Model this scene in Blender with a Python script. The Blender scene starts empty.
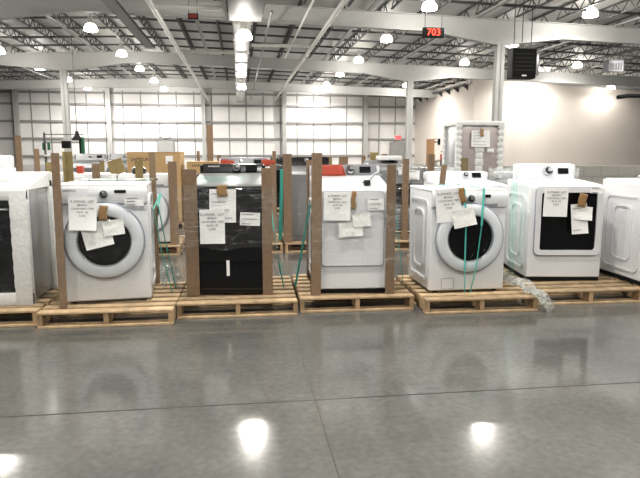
import bpy, bmesh, math, random
from mathutils import Vector, Matrix, noise
R = math.radians; PI = math.pi
random.seed(7)
sc = bpy.context.scene
C = sc.collection

# ------------------------------------------------------------------ materials
def mat(name, col, rough=.5, metal=0., spec=.5, var=0., vscale=8., bump=0., bscale=40., coat=0., emit=None, estr=0., objvar=0.):
    m = bpy.data.materials.new(name); m.use_nodes = True
    nt = m.node_tree; b = nt.nodes['Principled BSDF']
    b.inputs['Base Color'].default_value = (*col, 1)
    b.inputs['Roughness'].default_value = rough
    b.inputs['Metallic'].default_value = metal
    b.inputs['Specular IOR Level'].default_value = spec
    b.inputs['Coat Weight'].default_value = coat
    if emit: b.inputs['Emission Color'].default_value = (*emit, 1); b.inputs['Emission Strength'].default_value = estr
    tc = nt.nodes.new('ShaderNodeTexCoord')
    if var or objvar:
        nz = nt.nodes.new('ShaderNodeTexNoise'); nz.inputs['Scale'].default_value = vscale; nz.inputs['Detail'].default_value = 4
        nt.links.new(tc.outputs['Object'], nz.inputs['Vector'])
        hs = nt.nodes.new('ShaderNodeHueSaturation'); hs.inputs['Color'].default_value = (*col, 1)
        mr = nt.nodes.new('ShaderNodeMapRange'); mr.inputs['To Min'].default_value = 1 - var; mr.inputs['To Max'].default_value = 1 + var
        mr.inputs['From Min'].default_value = .3; mr.inputs['From Max'].default_value = .7
        nt.links.new(nz.outputs['Fac'], mr.inputs['Value'])
        src = mr.outputs['Result']
        if objvar:
            oi = nt.nodes.new('ShaderNodeObjectInfo'); m2 = nt.nodes.new('ShaderNodeMapRange')
            m2.inputs['To Min'].default_value = 1 - objvar; m2.inputs['To Max'].default_value = 1 + objvar
            nt.links.new(oi.outputs['Random'], m2.inputs['Value'])
            mm = nt.nodes.new('ShaderNodeMath'); mm.operation = 'MULTIPLY'
            nt.links.new(src, mm.inputs[0]); nt.links.new(m2.outputs['Result'], mm.inputs[1]); src = mm.outputs[0]
        nt.links.new(src, hs.inputs['Value']); nt.links.new(hs.outputs['Color'], b.inputs['Base Color'])
    if bump:
        n2 = nt.nodes.new('ShaderNodeTexNoise'); n2.inputs['Scale'].default_value = bscale; n2.inputs['Detail'].default_value = 5
        nt.links.new(tc.outputs['Object'], n2.inputs['Vector'])
        bp = nt.nodes.new('ShaderNodeBump'); bp.inputs['Strength'].default_value = bump; bp.inputs['Distance'].default_value = .02
        nt.links.new(n2.outputs['Fac'], bp.inputs['Height']); nt.links.new(bp.outputs['Normal'], b.inputs['Normal'])
    return m

def film_mat(name, tint, white, base, streak, scale=4., width=.03):
    m = bpy.data.materials.new(name); m.use_nodes = True
    nt = m.node_tree; N = nt.nodes; L = nt.links
    out = N['Material Output']; b = N['Principled BSDF']
    b.inputs['Base Color'].default_value = (*white, 1); b.inputs['Roughness'].default_value = .1
    b.inputs['Specular IOR Level'].default_value = .6
    tr = N.new('ShaderNodeBsdfTransparent'); tr.inputs['Color'].default_value = (*tint, 1)
    tc = N.new('ShaderNodeTexCoord'); mp = N.new('ShaderNodeMapping'); mp.inputs['Scale'].default_value = (1, 1, 3.5)
    mp.inputs['Rotation'].default_value = (0, .3, 0)
    nz = N.new('ShaderNodeTexNoise'); nz.inputs['Scale'].default_value = scale; nz.inputs['Detail'].default_value = 3; nz.inputs['Distortion'].default_value = .8
    L.new(tc.outputs['Object'], mp.inputs['Vector']); L.new(mp.outputs['Vector'], nz.inputs['Vector'])
    sb = N.new('ShaderNodeMath'); sb.operation = 'SUBTRACT'; sb.inputs[1].default_value = .5; L.new(nz.outputs['Fac'], sb.inputs[0])
    ab = N.new('ShaderNodeMath'); ab.operation = 'ABSOLUTE'; L.new(sb.outputs[0], ab.inputs[0])
    cr = N.new('ShaderNodeMapRange'); cr.inputs['From Min'].default_value = 0; cr.inputs['From Max'].default_value = width
    cr.inputs['To Min'].default_value = streak; cr.inputs['To Max'].default_value = base
    L.new(ab.outputs[0], cr.inputs['Value'])
    bp = N.new('ShaderNodeBump'); bp.inputs['Strength'].default_value = .3; bp.inputs['Distance'].default_value = .02
    L.new(nz.outputs['Fac'], bp.inputs['Height']); L.new(bp.outputs['Normal'], b.inputs['Normal'])
    mx = N.new('ShaderNodeMixShader'); L.new(cr.outputs['Result'], mx.inputs['Fac'])
    L.new(tr.outputs[0], mx.inputs[1]); L.new(b.outputs[0], mx.inputs[2]); L.new(mx.outputs[0], out.inputs['Surface'])
    return m

M = {}
def defm(k, *a, **kw): M[k] = mat(k, *a, **kw)
defm('white', (.75, .76, .77), .28, coat=.2)
defm('white_soft', (.78, .78, .77), .4)
defm('panel_white', (.68, .71, .74), .35)
defm('grey_trim', (.33, .36, .42), .3)
defm('chrome', (.75, .76, .78), .18, metal=1.)
defm('dial_face', (.05, .05, .055), .3)
defm('black', (.012, .012, .013), .22)
defm('black_gloss', (.008, .008, .009), .07, spec=.6)
defm('dark_glass', (.008, .008, .009), .06, spec=.35)
defm('lid_glass', (.26, .275, .27), .38, spec=.8)
defm('black_rough', (.012, .012, .012), .7, spec=.3)
defm('steel', (.33, .335, .34), .32, metal=.85)
defm('steel_lt', (.46, .47, .48), .3, metal=.6)
defm('grey_mid', (.23, .235, .25), .35)
defm('grey_plastic', (.30, .31, .33), .4)
defm('wood', (.50, .375, .235), .75, var=.25, vscale=9, objvar=.28, bump=.3, bscale=60)
defm('wood_dark', (.42, .30, .18), .8, var=.25, vscale=9, objvar=.2)
defm('kraft', (.25, .175, .115), .8, var=.12, vscale=22, objvar=.1)
defm('kraft_olive', (.27, .21, .10), .8, var=.12, vscale=22, objvar=.1)
defm('carton', (.50, .35, .185), .8, var=.06, vscale=5)
defm('tape', (.33, .20, .09), .45)
defm('paper', (.84, .84, .83), .7)
defm('paper_crumple', (.82, .82, .79), .7, bump=.6, bscale=14)
defm('ink', (.05, .05, .055), .8)
defm('foam', (.74, .74, .725), .85, var=.05, vscale=30, bump=.3, bscale=30)
defm('teal', (.10, .50, .42), .35)
defm('teal_pale', (.42, .72, .64), .3)
defm('red', (.38, .06, .03), .5)
defm('green', (.02, .14, .06), .5)
defm('beam', (.56, .56, .545), .5, var=.03, vscale=1)
defm('joist', (.11, .11, .11), .6)
defm('joist_lt', (.42, .42, .41), .55)
defm('pipe', (.85, .84, .80), .35)
defm('galv', (.62, .62, .61), .3, metal=.9, var=.15, vscale=3)
defm('girt', (.36, .355, .35), .6)
defm('seam', (.30, .30, .295), .6)
defm('joint', (.055, .054, .05), .5)
defm('door_grey', (.42, .42, .41), .6)
defm('door_brown', (.42, .25, .13), .6)
defm('beige', (.80, .745, .69), .75, var=.03, vscale=.4)
defm('block', (.36, .35, .32), .9)
defm('rubber', (.03, .03, .03), .8)
defm('shade', (.9, .9, .88), .4, emit=(1., .93, .83), estr=16.)
defm('led', (.1, 0, 0), .5, emit=(1, .05, .02), estr=6.)
defm('led_dim', (.3, .05, .04), .5, emit=(1, .12, .08), estr=.03)
defm('exit_red', (.5, .03, .03), .5, emit=(1, .1, .1), estr=1.)
M['film'] = film_mat('film', (0.985, .99, .99), (.86, .88, .88), .035, .26, 4., .016)
M['film_clean'] = film_mat('film_clean', (.985, .99, .99), (.86, .88, .88), .02, .10, 4., .012)
M['film_mid'] = film_mat('film_mid', (.96, .975, .97), (.75, .77, .77), .14, .4, 5., .03)
M['film_heavy'] = film_mat('film_heavy', (.93, .95, .94), (.75, .77, .76), .22, .6, 12., .05)
M['film_teal'] = film_mat('film_teal', (.80, .95, .92), (.50, .78, .70), .10, .32, 5., .03)

def floor_mat():
    m = bpy.data.materials.new('polished_concrete'); m.use_nodes = True
    nt = m.node_tree; N = nt.nodes; L = nt.links; b = N['Principled BSDF']
    tc = N.new('ShaderNodeTexCoord')
    n1 = N.new('ShaderNodeTexNoise'); n1.inputs['Scale'].default_value = .9; n1.inputs['Detail'].default_value = 7; n1.inputs['Roughness'].default_value = .62
    n2 = N.new('ShaderNodeTexNoise'); n2.inputs['Scale'].default_value = 26; n2.inputs['Detail'].default_value = 5
    for n in (n1, n2): L.new(tc.outputs['Object'], n.inputs['Vector'])
    cr = N.new('ShaderNodeValToRGB'); e = cr.color_ramp.elements
    e[0].position = .30; e[0].color = (.125, .128, .122, 1); e[1].position = .72; e[1].color = (.205, .202, .188, 1)
    L.new(n1.outputs['Fac'], cr.inputs['Fac'])
    mx = N.new('ShaderNodeMix'); mx.data_type = 'RGBA'; mx.blend_type = 'MULTIPLY'; mx.inputs[0].default_value = .5
    mr = N.new('ShaderNodeMapRange'); mr.inputs['From Min'].default_value = .3; mr.inputs['From Max'].default_value = .7
    mr.inputs['To Min'].default_value = .75; mr.inputs['To Max'].default_value = 1.2
    L.new(n2.outputs['Fac'], mr.inputs['Value']); L.new(cr.outputs['Color'], mx.inputs[6]); L.new(mr.outputs['Result'], mx.inputs[7])
    L.new(mx.outputs[2], b.inputs['Base Color'])
    rr = N.new('ShaderNodeMapRange'); rr.inputs['From Min'].default_value = .3; rr.inputs['From Max'].default_value = .7
    rr.inputs['To Min'].default_value = .085; rr.inputs['To Max'].default_value = .14
    L.new(n1.outputs['Fac'], rr.inputs['Value']); L.new(rr.outputs['Result'], b.inputs['Roughness'])
    b.inputs['Specular IOR Level'].default_value = .55
    bp = N.new('ShaderNodeBump'); bp.inputs['Strength'].default_value = .06; bp.inputs['Distance'].default_value = .01
    L.new(n1.outputs['Fac'], bp.inputs['Height']); L.new(bp.outputs['Normal'], b.inputs['Normal'])
    return m
M['floor'] = floor_mat()

def deck_mat():
    m = bpy.data.materials.new('roof_deck'); m.use_nodes = True
    nt = m.node_tree; N = nt.nodes; L = nt.links; b = N['Principled BSDF']; b.inputs['Roughness'].default_value = .6
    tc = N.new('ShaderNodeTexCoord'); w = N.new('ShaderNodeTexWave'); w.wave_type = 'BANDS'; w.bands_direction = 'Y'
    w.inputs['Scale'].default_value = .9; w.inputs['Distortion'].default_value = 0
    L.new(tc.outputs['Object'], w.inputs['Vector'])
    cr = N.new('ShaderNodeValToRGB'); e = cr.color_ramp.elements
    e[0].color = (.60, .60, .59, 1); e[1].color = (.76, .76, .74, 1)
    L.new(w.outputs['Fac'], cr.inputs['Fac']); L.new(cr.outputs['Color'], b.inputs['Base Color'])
    return m
M['deck'] = deck_mat()

def farwall_mat():
    m = mat('insulated_wall', (.90, .885, .87), .6, var=.04, vscale=.6)
    return m
M['farwall'] = farwall_mat()

# ------------------------------------------------------------------ mesh helpers
class MB:
    def __init__(s): s.bm = bmesh.new()
    def _merge(s, t):
        me = bpy.data.meshes.new('t'); t.to_mesh(me); t.free(); s.bm.from_mesh(me); bpy.data.meshes.remove(me)
    def box(s, x0, x1, y0, y1, z0, z1, bev=0., seg=2, M4=None):
        t = bmesh.new(); bmesh.ops.create_cube(t, size=1)
        for v in t.verts: v.co = Vector((x0 + (v.co.x + .5) * (x1 - x0), y0 + (v.co.y + .5) * (y1 - y0), z0 + (v.co.z + .5) * (z1 - z0)))
        if bev: bmesh.ops.bevel(t, geom=t.edges[:], offset=bev, segments=seg, affect='EDGES', profile=.5)
        if M4: t.transform(M4)
        s._merge(t); return s
    def bar(s, a, b, w, h=None):
        a = Vector(a); b = Vector(b); d = b - a; h = h or w
        t = bmesh.new(); bmesh.ops.create_cube(t, size=1)
        q = d.to_track_quat('Z', 'Y').to_matrix().to_4x4()
        for v in t.verts: v.co = Vector((v.co.x * w, v.co.y * h, (v.co.z + .5) * d.length))
        t.transform(Matrix.Translation(a) @ q); s._merge(t); return s
    def tube(s, pts, r, n=8):
        pts = [Vector(p) for p in pts]; rings = []
        for i, p in enumerate(pts):
            d = (pts[min(i + 1, len(pts) - 1)] - pts[max(i - 1, 0)]).normalized()
            up = Vector((0, 0, 1)) if abs(d.z) < .95 else Vector((1, 0, 0))
            u = d.cross(up).normalized(); w = d.cross(u)
            rings.append([s.bm.verts.new(p + r * (math.cos(2 * PI * k / n) * u + math.sin(2 * PI * k / n) * w)) for k in range(n)])
        for a, b in zip(rings, rings[1:]):
            for k in range(n): s.bm.faces.new((a[k], a[(k + 1) % n], b[(k + 1) % n], b[k]))
        s.bm.faces.new(rings[0][::-1]); s.bm.faces.new(rings[-1]); return s
    def lathe(s, prof, axis='z', c=(0, 0, 0), n=32):
        c = Vector(c); rings = []
        for r, h in prof:
            ring = []
            for k in range(n if r > 1e-5 else 1):
                a = 2 * PI * k / n; p, q = r * math.cos(a), r * math.sin(a)
                co = {'z': (p, q, h), 'y': (p, h, q), 'x': (h, p, q)}[axis]
                ring.append(s.bm.verts.new(c + Vector(co)))
            rings.append(ring)
        for a, b in zip(rings, rings[1:]):
            for k in range(n):
                k2 = (k + 1) % n
                if len(a) == 1 and len(b) == 1: continue
                if len(a) == 1: s.bm.faces.new((a[0], b[k2], b[k]))
                elif len(b) == 1: s.bm.faces.new((a[k], a[k2], b[0]))
                else: s.bm.faces.new((a[k], a[k2], b[k2], b[k]))
        return s
    def prism(s, pts, d, org, u, v):
        """closed polygon pts in the (u,v) plane at org, extruded by vector d"""
        u = Vector(u); v = Vector(v); org = Vector(org); d = Vector(d)
        a = [s.bm.verts.new(org + p[0] * u + p[1] * v) for p in pts]; b = [s.bm.verts.new(x.co + d) for x in a]
        n = len(a)
        s.bm.faces.new(a[::-1]); s.bm.faces.new(b)
        for k in range(n): s.bm.faces.new((a[k], a[(k + 1) % n], b[(k + 1) % n], b[k]))
        return s
    def ring(s, po, pi, d, org, u, v):
        u = Vector(u); v = Vector(v); org = Vector(org); d = Vector(d)
        f = lambda P, o: [s.bm.verts.new(org + p[0] * u + p[1] * v + o) for p in P]
        z = Vector((0, 0, 0)); A, B, A2, B2 = f(po, z), f(pi, z), f(po, d), f(pi, d); n = len(A)
        for k in range(n):
            j = (k + 1) % n
            s.bm.faces.new((A2[k], A2[j], B2[j], B2[k])); s.bm.faces.new((A[k], A[j], A2[j], A2[k])); s.bm.faces.new((B[k], B2[k], B2[j], B[j]))
            s.bm.faces.new((A[k], B[k], B[j], A[j]))
        return s
    def grid(s, fn, nu, nv):
        g = [[s.bm.verts.new(fn(i / nu, j / nv)) for i in range(nu + 1)] for j in range(nv + 1)]
        for j in range(nv):
            for i in range(nu): s.bm.faces.new((g[j][i], g[j][i + 1], g[j + 1][i + 1], g[j + 1][i]))
        return s
    def mesh(s, name, m):
        bmesh.ops.recalc_face_normals(s.bm, faces=s.bm.faces[:])
        me = bpy.data.meshes.new(name); s.bm.to_mesh(me); s.bm.free()
        me.polygons.foreach_set('use_smooth', [True] * len(me.polygons)); me.set_sharp_from_angle(angle=R(38))
        if m: me.materials.append(m if not isinstance(m, str) else M[m])
        return me
    def build(s, name, m, parent=None, loc=None):
        return link(name, s.mesh(name, m), parent, loc)
def link(name, me, parent=None, loc=None):
    o = bpy.data.objects.new(name, me); C.objects.link(o)
    if parent: o.parent = parent
    if loc: o.location = loc
    return o
def rr(w, h, r, n=5, cx=0, cy=0):
    P = []
    for qx, qy, a0 in ((1, 1, 0), (-1, 1, 90), (-1, -1, 180), (1, -1, 270)):
        for k in range(n + 1):
            a = R(a0 + 90 * k / n); P.append((cx + qx * (w / 2 - r) + r * math.cos(a), cy + qy * (h / 2 - r) + r * math.sin(a)))
    return P
def tag(o, label, cat, group=None, kind=None):
    o['label'] = label; o['category'] = cat
    if group: o['group'] = group
    if kind: o['kind'] = kind
    return o
def thing(name, label, cat, loc=(0, 0, 0), rz=0., group=None):
    o = bpy.data.objects.new(name, None); C.objects.link(o); o.empty_display_size = .1
    o.location = loc; o.rotation_euler = (0, 0, rz)
    return tag(o, label, cat, group)
def struct(name, mb, m, label=None):
    o = mb.build(name, m); o['kind'] = 'structure'
    if label: o['label'] = label
    return o
def copy_tree(o, parent=None, kids=True):
    c = o.copy(); C.objects.link(c)
    if parent: c.parent = parent
    if kids:
        for ch in list(o.children): copy_tree(ch, c)
    return c
_tm = {}
def text(s, size, name, m, parent, loc, rot=(PI / 2, 0, 0), ex=.0, align='CENTER', line=1.):
    key = (s, size, align, line, m)
    if key not in _tm:
        cu = bpy.data.curves.new('t', 'FONT'); cu.body = s; cu.size = size; cu.align_x = align; cu.align_y = 'CENTER'; cu.space_line = line; cu.extrude = ex
        cu.resolution_u = 3
        o = bpy.data.objects.new('t', cu); C.objects.link(o)
        dg = bpy.context.evaluated_depsgraph_get(); me = bpy.data.meshes.new_from_object(o.evaluated_get(dg))
        bpy.data.objects.remove(o); bpy.data.curves.remove(cu)
        me.materials.clear(); me.materials.append(M[m]); _tm[key] = me
    o = link(name, _tm[key], parent); o.location = loc; o.rotation_euler = rot
    return o

# ------------------------------------------------------------------ the building
FW = 66.      # far wall
struct('floor', MB().box(-40, 45, -8, 80, -.2, 0), 'floor', 'polished grey concrete floor')
j = MB()
j.box(-40, 45, 3.212, 3.222, 0, .0012); struct('trim_1', j, 'joint', 'saw-cut joint across the concrete floor')
j = MB(); j.box(.400, .406, -6, 9, 0, .0012); struct('trim_2', j, 'joint', 'saw-cut joint running toward the appliances')
struct('wall_back', MB().box(-40, 19.6, FW, FW + .2, 0, 9), 'farwall', 'white insulated metal far wall')
for k, z in enumerate((.9, 2.68, 4.43, 6.18, 7.35)):
    struct('trim_%d' % (k + 3), MB().box(-40, 19.4, FW - .22, FW, z - .1, z + .1), 'girt', 'grey horizontal wall girt')
sm = MB()
x = -39.2
while x < 19.3: sm.box(x - .05, x + .05, FW - .03, FW, 0, 7.6); x += 1.82
struct('trim_8', sm, 'seam', 'vertical seams of the insulated wall panels')
struct('wall_right', MB().box(19.5, 19.7, 49.2, FW, 0, 9.2), 'beige', 'beige side wall beside the far corner')
def rz_(X): return 7.35 - .03 * abs(X + 6)            # underside of the rafters
rw = MB().prism([(19.5, 0), (45, 0), (45, 5.9), (19.5, 7.38)], (0, .2, 0), (0, 49, 0), (1, 0, 0), (0, 0, 1))
struct('wall_recess', rw, 'beige', 'beige wall lit by high-bay lamps')
struct('wall_upper', MB().prism([(19.3, 7.0), (45, 5.7), (45, 9), (19.3, 9.2)], (0, .2, 0), (0, 49.6, 0), (1, 0, 0), (0, 0, 1)), 'farwall', 'white upper wall above the beige wall')
struct('trim_9', MB().prism([(19.4, 7.34), (45, 5.86), (45, 5.98), (19.4, 7.46)], (0, .45, 0), (0, 48.93, 0), (1, 0, 0), (0, 0, 1)), 'beam', 'pale cap along the top of the beige wall')
bl = MB().box(8.3, 30, 18, 18.3, 0, .93)
struct('wall_low', bl, 'block', 'low grey block wall behind the right-hand machines')
bc = MB()
for z in (.3, .6): bc.box(8.3, 30, 17.988, 18, z - .006, z + .006)
for r_ in range(3):
    for k in range(36): 
        xx = 8.5 + k * .6 + (.3 if r_ % 2 else 0); bc.box(xx, xx + .012, 17.988, 18, r_ * .3, r_ * .3 + .3)
struct('trim_10', bc, 'seam', 'mortar joints of the low block wall')
struct('wall_left', MB().box(-40.2, -40, -8, FW, 0, 9), 'farwall')
# roof deck, two slopes
rf = MB().prism([(-40, rz_(-40) + 1.36), (-6, rz_(-6) + 1.36), (45, rz_(45) + 1.36), (45, rz_(45) + 1.65), (-6, rz_(-6) + 1.65), (-40, rz_(-40) + 1.65)], (0, 88, 0), (0, -8, 0), (1, 0, 0), (0, 0, 1))
struct('ceiling', rf, 'deck', 'grey corrugated roof deck')
FR = (13., 28.2, 43.5, 58.7)
for k, y in enumerate(FR):
    b = MB()
    top = lambda X, o=0: rz_(X) + .72
    hl, hr = (.42, .4) if y < 50 else (.02, .02)
    pts_b = [(-40, rz_(-40)), (-15.8, rz_(-15.8)), (-12., rz_(-11.6) - hl), (-11.2, rz_(-11.6) - hl), (-7.5, rz_(-7.5)), (-6, rz_(-6)), (9, rz_(9)), (12.0, rz_(12.4) - hr), (12.8, rz_(12.4) - hr), (15.5, rz_(15.5)), (45, rz_(45))]
    web = pts_b + [(X, z + .72) for X, z in [(45, rz_(45)), (-6, rz_(-6)), (-40, rz_(-40))]]
    b.prism(web, (0, .03, 0), (0, y - .015, 0), (1, 0, 0), (0, 0, 1))
    for (xa, za), (xb, zb) in zip(pts_b, pts_b[1:]): b.bar((xa, y, za), (xb, y, zb), .03, .32) if False else b.prism([(xa, za), (xb, zb), (xb, zb + .03), (xa, za + .03)], (0, .34, 0), (0, y - .17, 0), (1, 0, 0), (0, 0, 1))
    for xa, xb in ((-40, -6), (-6, 45)):
        za, zb = rz_(xa) + .72, rz_(xb) + .72
        b.prism([(xa, za), (xb, zb), (xb, zb + .03), (xa, za + .03)], (0, .34, 0), (0, y - .17, 0), (1, 0, 0), (0, 0, 1))
    struct('roof_beam', b, 'beam', 'white tapered steel roof beam')
# columns (wide flange)
def column(x, y, h, w=.3):
    c = MB(); c.box(x - w / 2, x + w / 2, y - w / 2, y - w / 2 + .02, 0, h).box(x - w / 2, x + w / 2, y + w / 2 - .02, y + w / 2, 0, h).box(x - .012, x + .012, y - w / 2, y + w / 2, 0, h)
    c.box(x - w * .75, x + w * .75, y - w * .75, y + w * .75, 0, .03)
    struct('column', c, 'beam', 'white steel column')
for y in FR[1:3]:
    for x_ in (-11.6, 12.4): column(x_, y, rz_(x_) - .4, .38 if y < 40 else .42)
for x_ in (-31.5, -22.3, -13.25, -3.65, 4.9, 13.8): column(x_, FW - .45, 8.1, .42)
# open web bar joists
def joist_mesh(L):
    m_ = MB(); d = .52; n = int(L / 1.0)
    m_.box(-.05, .05, 0, L, d - .05, d).box(-.05, .05, .4, L - .4, 0, .05)
    for k in range(n):
        y0 = .4 + k * (L - .8) / n; y1 = .4 + (k + .5) * (L - .8) / n; y2 = .4 + (k + 1) * (L - .8) / n
        m_.bar((0, y0, .03), (0, y1, d - .03), .035).bar((0, y1, d - .03), (0, y2, .03), .035)
    return m_.mesh('roof_joist', M['joist'])
jms = {}
for a, bb in zip(FR, FR[1:] + (FW,)):
    L = bb - a; jm = jms.setdefault(round(L, 1), joist_mesh(L))
    X = -27.
    while X < 33:
        o = link('roof_joist', jm, None, (X, a, rz_(X) + .80)); o['kind'] = 'structure'; o['label'] = 'dark open-web bar joist under the roof deck'; X += 2.0
    for f in (.15, .33, .5, .67, .85):
        yb = a + L * f; q = MB()
        for xa, xb in ((-28, -6), (-6, 34)): q.bar((xa, yb, rz_(xa) + .84), (xb, yb, rz_(xb) + .84), .10)
        o = struct('joist_bridging', q, 'joist', 'thin dark bridging bar across the joists')
# white lamp-track / purlin strips running along the bays
for X in (-16.5, -9.3, -2.0, 6.0, 11.2, 18.2):
    struct('roof_strut', MB().box(X - .09, X + .09, 13, FW, rz_(X) + .73, rz_(X) + .80), 'joist_lt', 'pale strut on top of the roof beams')

# doors on the far wall and side wall
def far_door(n, x, w, h, wall_y, m='door_grey'):
    d = thing('door_%d' % n, 'grey steel exit door in the far wall', 'door', (x, wall_y, 0)); d['kind'] = 'structure'; del d['category']
    MB().box(-w / 2 - .12, w / 2 + .12, -.1, 0, 0, h + .12).build('door_frame', 'girt', d)
    MB().box(-w / 2, -.01, -.13, -.1, 0, h).build('door_leaf', m, d); MB().box(.01, w / 2, -.13, -.1, 0, h).build('door_leaf', m, d)
    MB().box(-.1, -.06, -.2, -.13, .95, 1.1).build('handle', 'chrome', d)
far_door(1, -7.65, 1.5, 2.4, FW - .22); far_door(2, 17.45, 1.5, 2.3, FW - .22)
d = thing('door_3', 'brown wooden door in the beige side wall', 'door', (19.5, 60, 0), -PI / 2); d['kind'] = 'structure'; del d['category']
MB().box(-1.35, 1.35, -.1, 0, 0, 2.6).build('door_leaf', 'door_brown', d)
MB().box(-1.5, -1.35, -.12, 0, 0, 2.7).box(1.35, 1.5, -.12, 0, 0, 2.7).box(-1.5, 1.5, -.12, 0, 2.6, 2.7).build('door_frame', 'beige', d)
# emergency light over door 1
e = thing('emergency_light', 'twin-headed emergency light above the far left grey door', 'light', (-7.65, FW - .22, 2.75))
MB().box(-.3, .3, -.16, 0, 0, .3, .02).build('housing', 'white_soft', e)
for s_ in (-1, 1): MB().lathe([(0, -.22), (.16, -.2), (.18, -.1), (.1, 0)], 'y', (s_ * .45, 0, .3)).build('lamp_head', 'white', e)
e = thing('exit_sign', 'red glowing exit sign above the far right grey door', 'sign', (17.5, FW - .22, 2.62))
MB().box(-.4, .4, -.12, 0, 0, .5, .02).build('housing', 'white_soft', e); MB().box(-.34, .34, -.135, -.12, .06, .44).build('glowing_face', 'exit_red', e)
text('EXIT', .3, 'lettering', 'white', e, (0, -.14, .25))

# ------------------------------------------------------------------ high bay lamps
def make_light():
    t = thing('high_bay_light', 'x', 'ceiling light')
    MB().lathe([(0, .62), (.10, .62), (.13, .58), (.13, .36), (.17, .30), (.17, .27), (0, .27)], 'z', n=16).build('ballast_housing', 'white_soft', t)
    MB().lathe([(.16, .28), (.22, .24), (.29, .14), (.33, .02), (.335, -.04), (.31, -.07), (.2, -.09), (0, -.095)], 'z', n=20).build('glowing_shade', 'shade', t)
    MB().tube([(0, 0, .6), (0, 0, 1.5)], .012, 6).build('hanging_rod', 'joist', t)
    return t
LAMP = make_light(); used = False
order = ['nearest', 'second', 'third', 'fourth', 'fifth', 'sixth', 'seventh', 'eighth']
def lamp_light(x, y, z, e=1.):
    l = bpy.data.lights.new('high_bay_lamp', 'SPOT'); l.energy = LP * e; l.color = (1, .965, .92); l.shadow_soft_size = .12
    l.spot_size = R(172); l.spot_blend = .45
    o = bpy.data.objects.new('high_bay_lamp', l); C.objects.link(o); o.location = (x, y, z - .32)
    p = bpy.data.lights.new('high_bay_glow', 'POINT'); p.energy = LP * .32 * e; p.color = (1, .965, .92); p.shadow_soft_size = .12
    o = bpy.data.objects.new('high_bay_glow', p); C.objects.link(o); o.location = (x, y, z - .34)
LP = 590
rows = [(-14.4, 'far left lamp row', 7.5, (40.2, 47.8, 55.2, 62.)), (-7.2, 'lamp row left of the silver duct', 7.5, (32.3, 40.3, 47.3, 55., 62.)),
        (.28, 'lamp row under the silver duct', 5.875, (25., 44.5)), (8.1, 'lamp row right of the silver duct', 7.5, (25.7, 33.2, 41., 48.6, 56.1, 63.)),
        (15.6, 'lamp row beside the hanging speaker', 7.5, (26., 33.8, 41.2, 55.9)), (23.9, 'far right lamp row', 7.5, (41.1, 47.)), (30.8, 'corner by the bright upper wall', 6.7, (47.6,))]
for X, nm, z, ys in rows:
    for k, y in enumerate(ys):
        if z + 1.5 > rz_(X) + 1.5: pass
        o = LAMP if not used else copy_tree(LAMP); used = True
        o.location = (X, y, z - (0 if X == .28 else .12)); o['label'] = '%s hanging white dome light in the %s' % (order[k], nm); o['group'] = 'high bay lights under the roof'
        if X == .28:
            for ch in list(o.children):
                if ch.name.startswith('hanging_rod'): bpy.data.objects.remove(ch)
        lamp_light(X, y, z, .35 if X > 30 else 1.7 if y > 45 else 1.)
# the same lamp grid goes on overhead, above the picture: unseen light sources alone, without fittings
for X, z, ys in [(-14.4, 7.5, (-4, 3.5, 11, 18.3, 25.8, 33)), (-7.3, 7.5, (-4, 3.5, 11, 18.3)), (.3, 6.9, (-4, 3.5, 11)), (7.95, 7.5, (-4, 3.5, 11, 18.25)), (15.6, 7.5, (-4, 3.5, 11, 18.3)), (23.9, 7.5, (11, 18.3, 26, 33))]:
    for y in ys: lamp_light(X, y, z, 1.)
o = copy_tree(LAMP); o.location = (.27, 17.2, 6.9); o['label'] = 'lamp overhead whose bright spot glows in the floor, middle of three'; lamp_light(.27, 17.2, 6.9)

# ------------------------------------------------------------------ services under the roof
du = thing('air_duct', 'long shiny silver air duct running away under the roof', 'duct', (.23, 24.6, 6.5))
MB().box(-.37, .37, 0, 41, 0, .6, .01, 1).build('duct_run', 'galv', du)
for k in range(11): MB().ring(rr(.84, .70, .01, 1, 0, .3), rr(.72, .58, .01, 1, 0, .3), (0, .06, 0), (0, .8 + k * 3.7, 0), (1, 0, 0), (0, 0, 1)).build('duct_flange', 'galv', du)
ah = thing('air_handler', 'large grey air handling box at the near end of the silver duct', 'air handler', (.34, 19.5, 6.38))
MB().box(-.63, .63, 0, 5.0, 0, 1.2, .03).build('casing', 'joist_lt', ah)
for s_ in (-1, 1): MB().box(s_ * .63 - .06, s_ * .63 + .06, .3, 4.8, .25, .95, .02).build('side_panel', 'black_rough', ah)
for s_ in (-1, 1):
    for y in (.3, 4.6): MB().tube([(s_ * .5, y, 1.2), (s_ * .5, y, 2.6)], .02, 6).build('hanger_rod', 'joist', ah)
def pipe_run(label, pts, r, name='sprinkler_pipe', m='pipe'):
    return tag(MB().tube(pts, r, 10).build(name, m), label, 'pipe')
pipe_run('white sprinkler main running back on the left of the duct', [(-3.02, 12, 6.6), (-3.02, 64, 6.6)], .10)
pipe_run('white sprinkler main running back on the right of the duct', [(3.75, 12, 6.6), (3.75, 64, 6.6)], .10)
pipe_run('thin pipe beside the right sprinkler main', [(2.75, 20, 6.75), (2.75, 36, 6.75)], .05)
pipe_run('slim conduit running close beside the silver duct', [(1.35, 24, 6.7), (1.35, 64, 6.7)], .05, 'conduit', 'joist_lt')
pipe_run('white cross pipe, nearer of two on the left of the duct', [(-3.0, 23.4, 6.6), (-.5, 23.4, 6.6)], .09)
pipe_run('white cross pipe, farther one on the left of the duct', [(-3.0, 33.4, 6.6), (-.2, 33.4, 6.6)], .09)
pipe_run('white cross pipe on the right of the duct', [(.7, 31, 6.6), (3.7, 31, 6.6)], .09)
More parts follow.
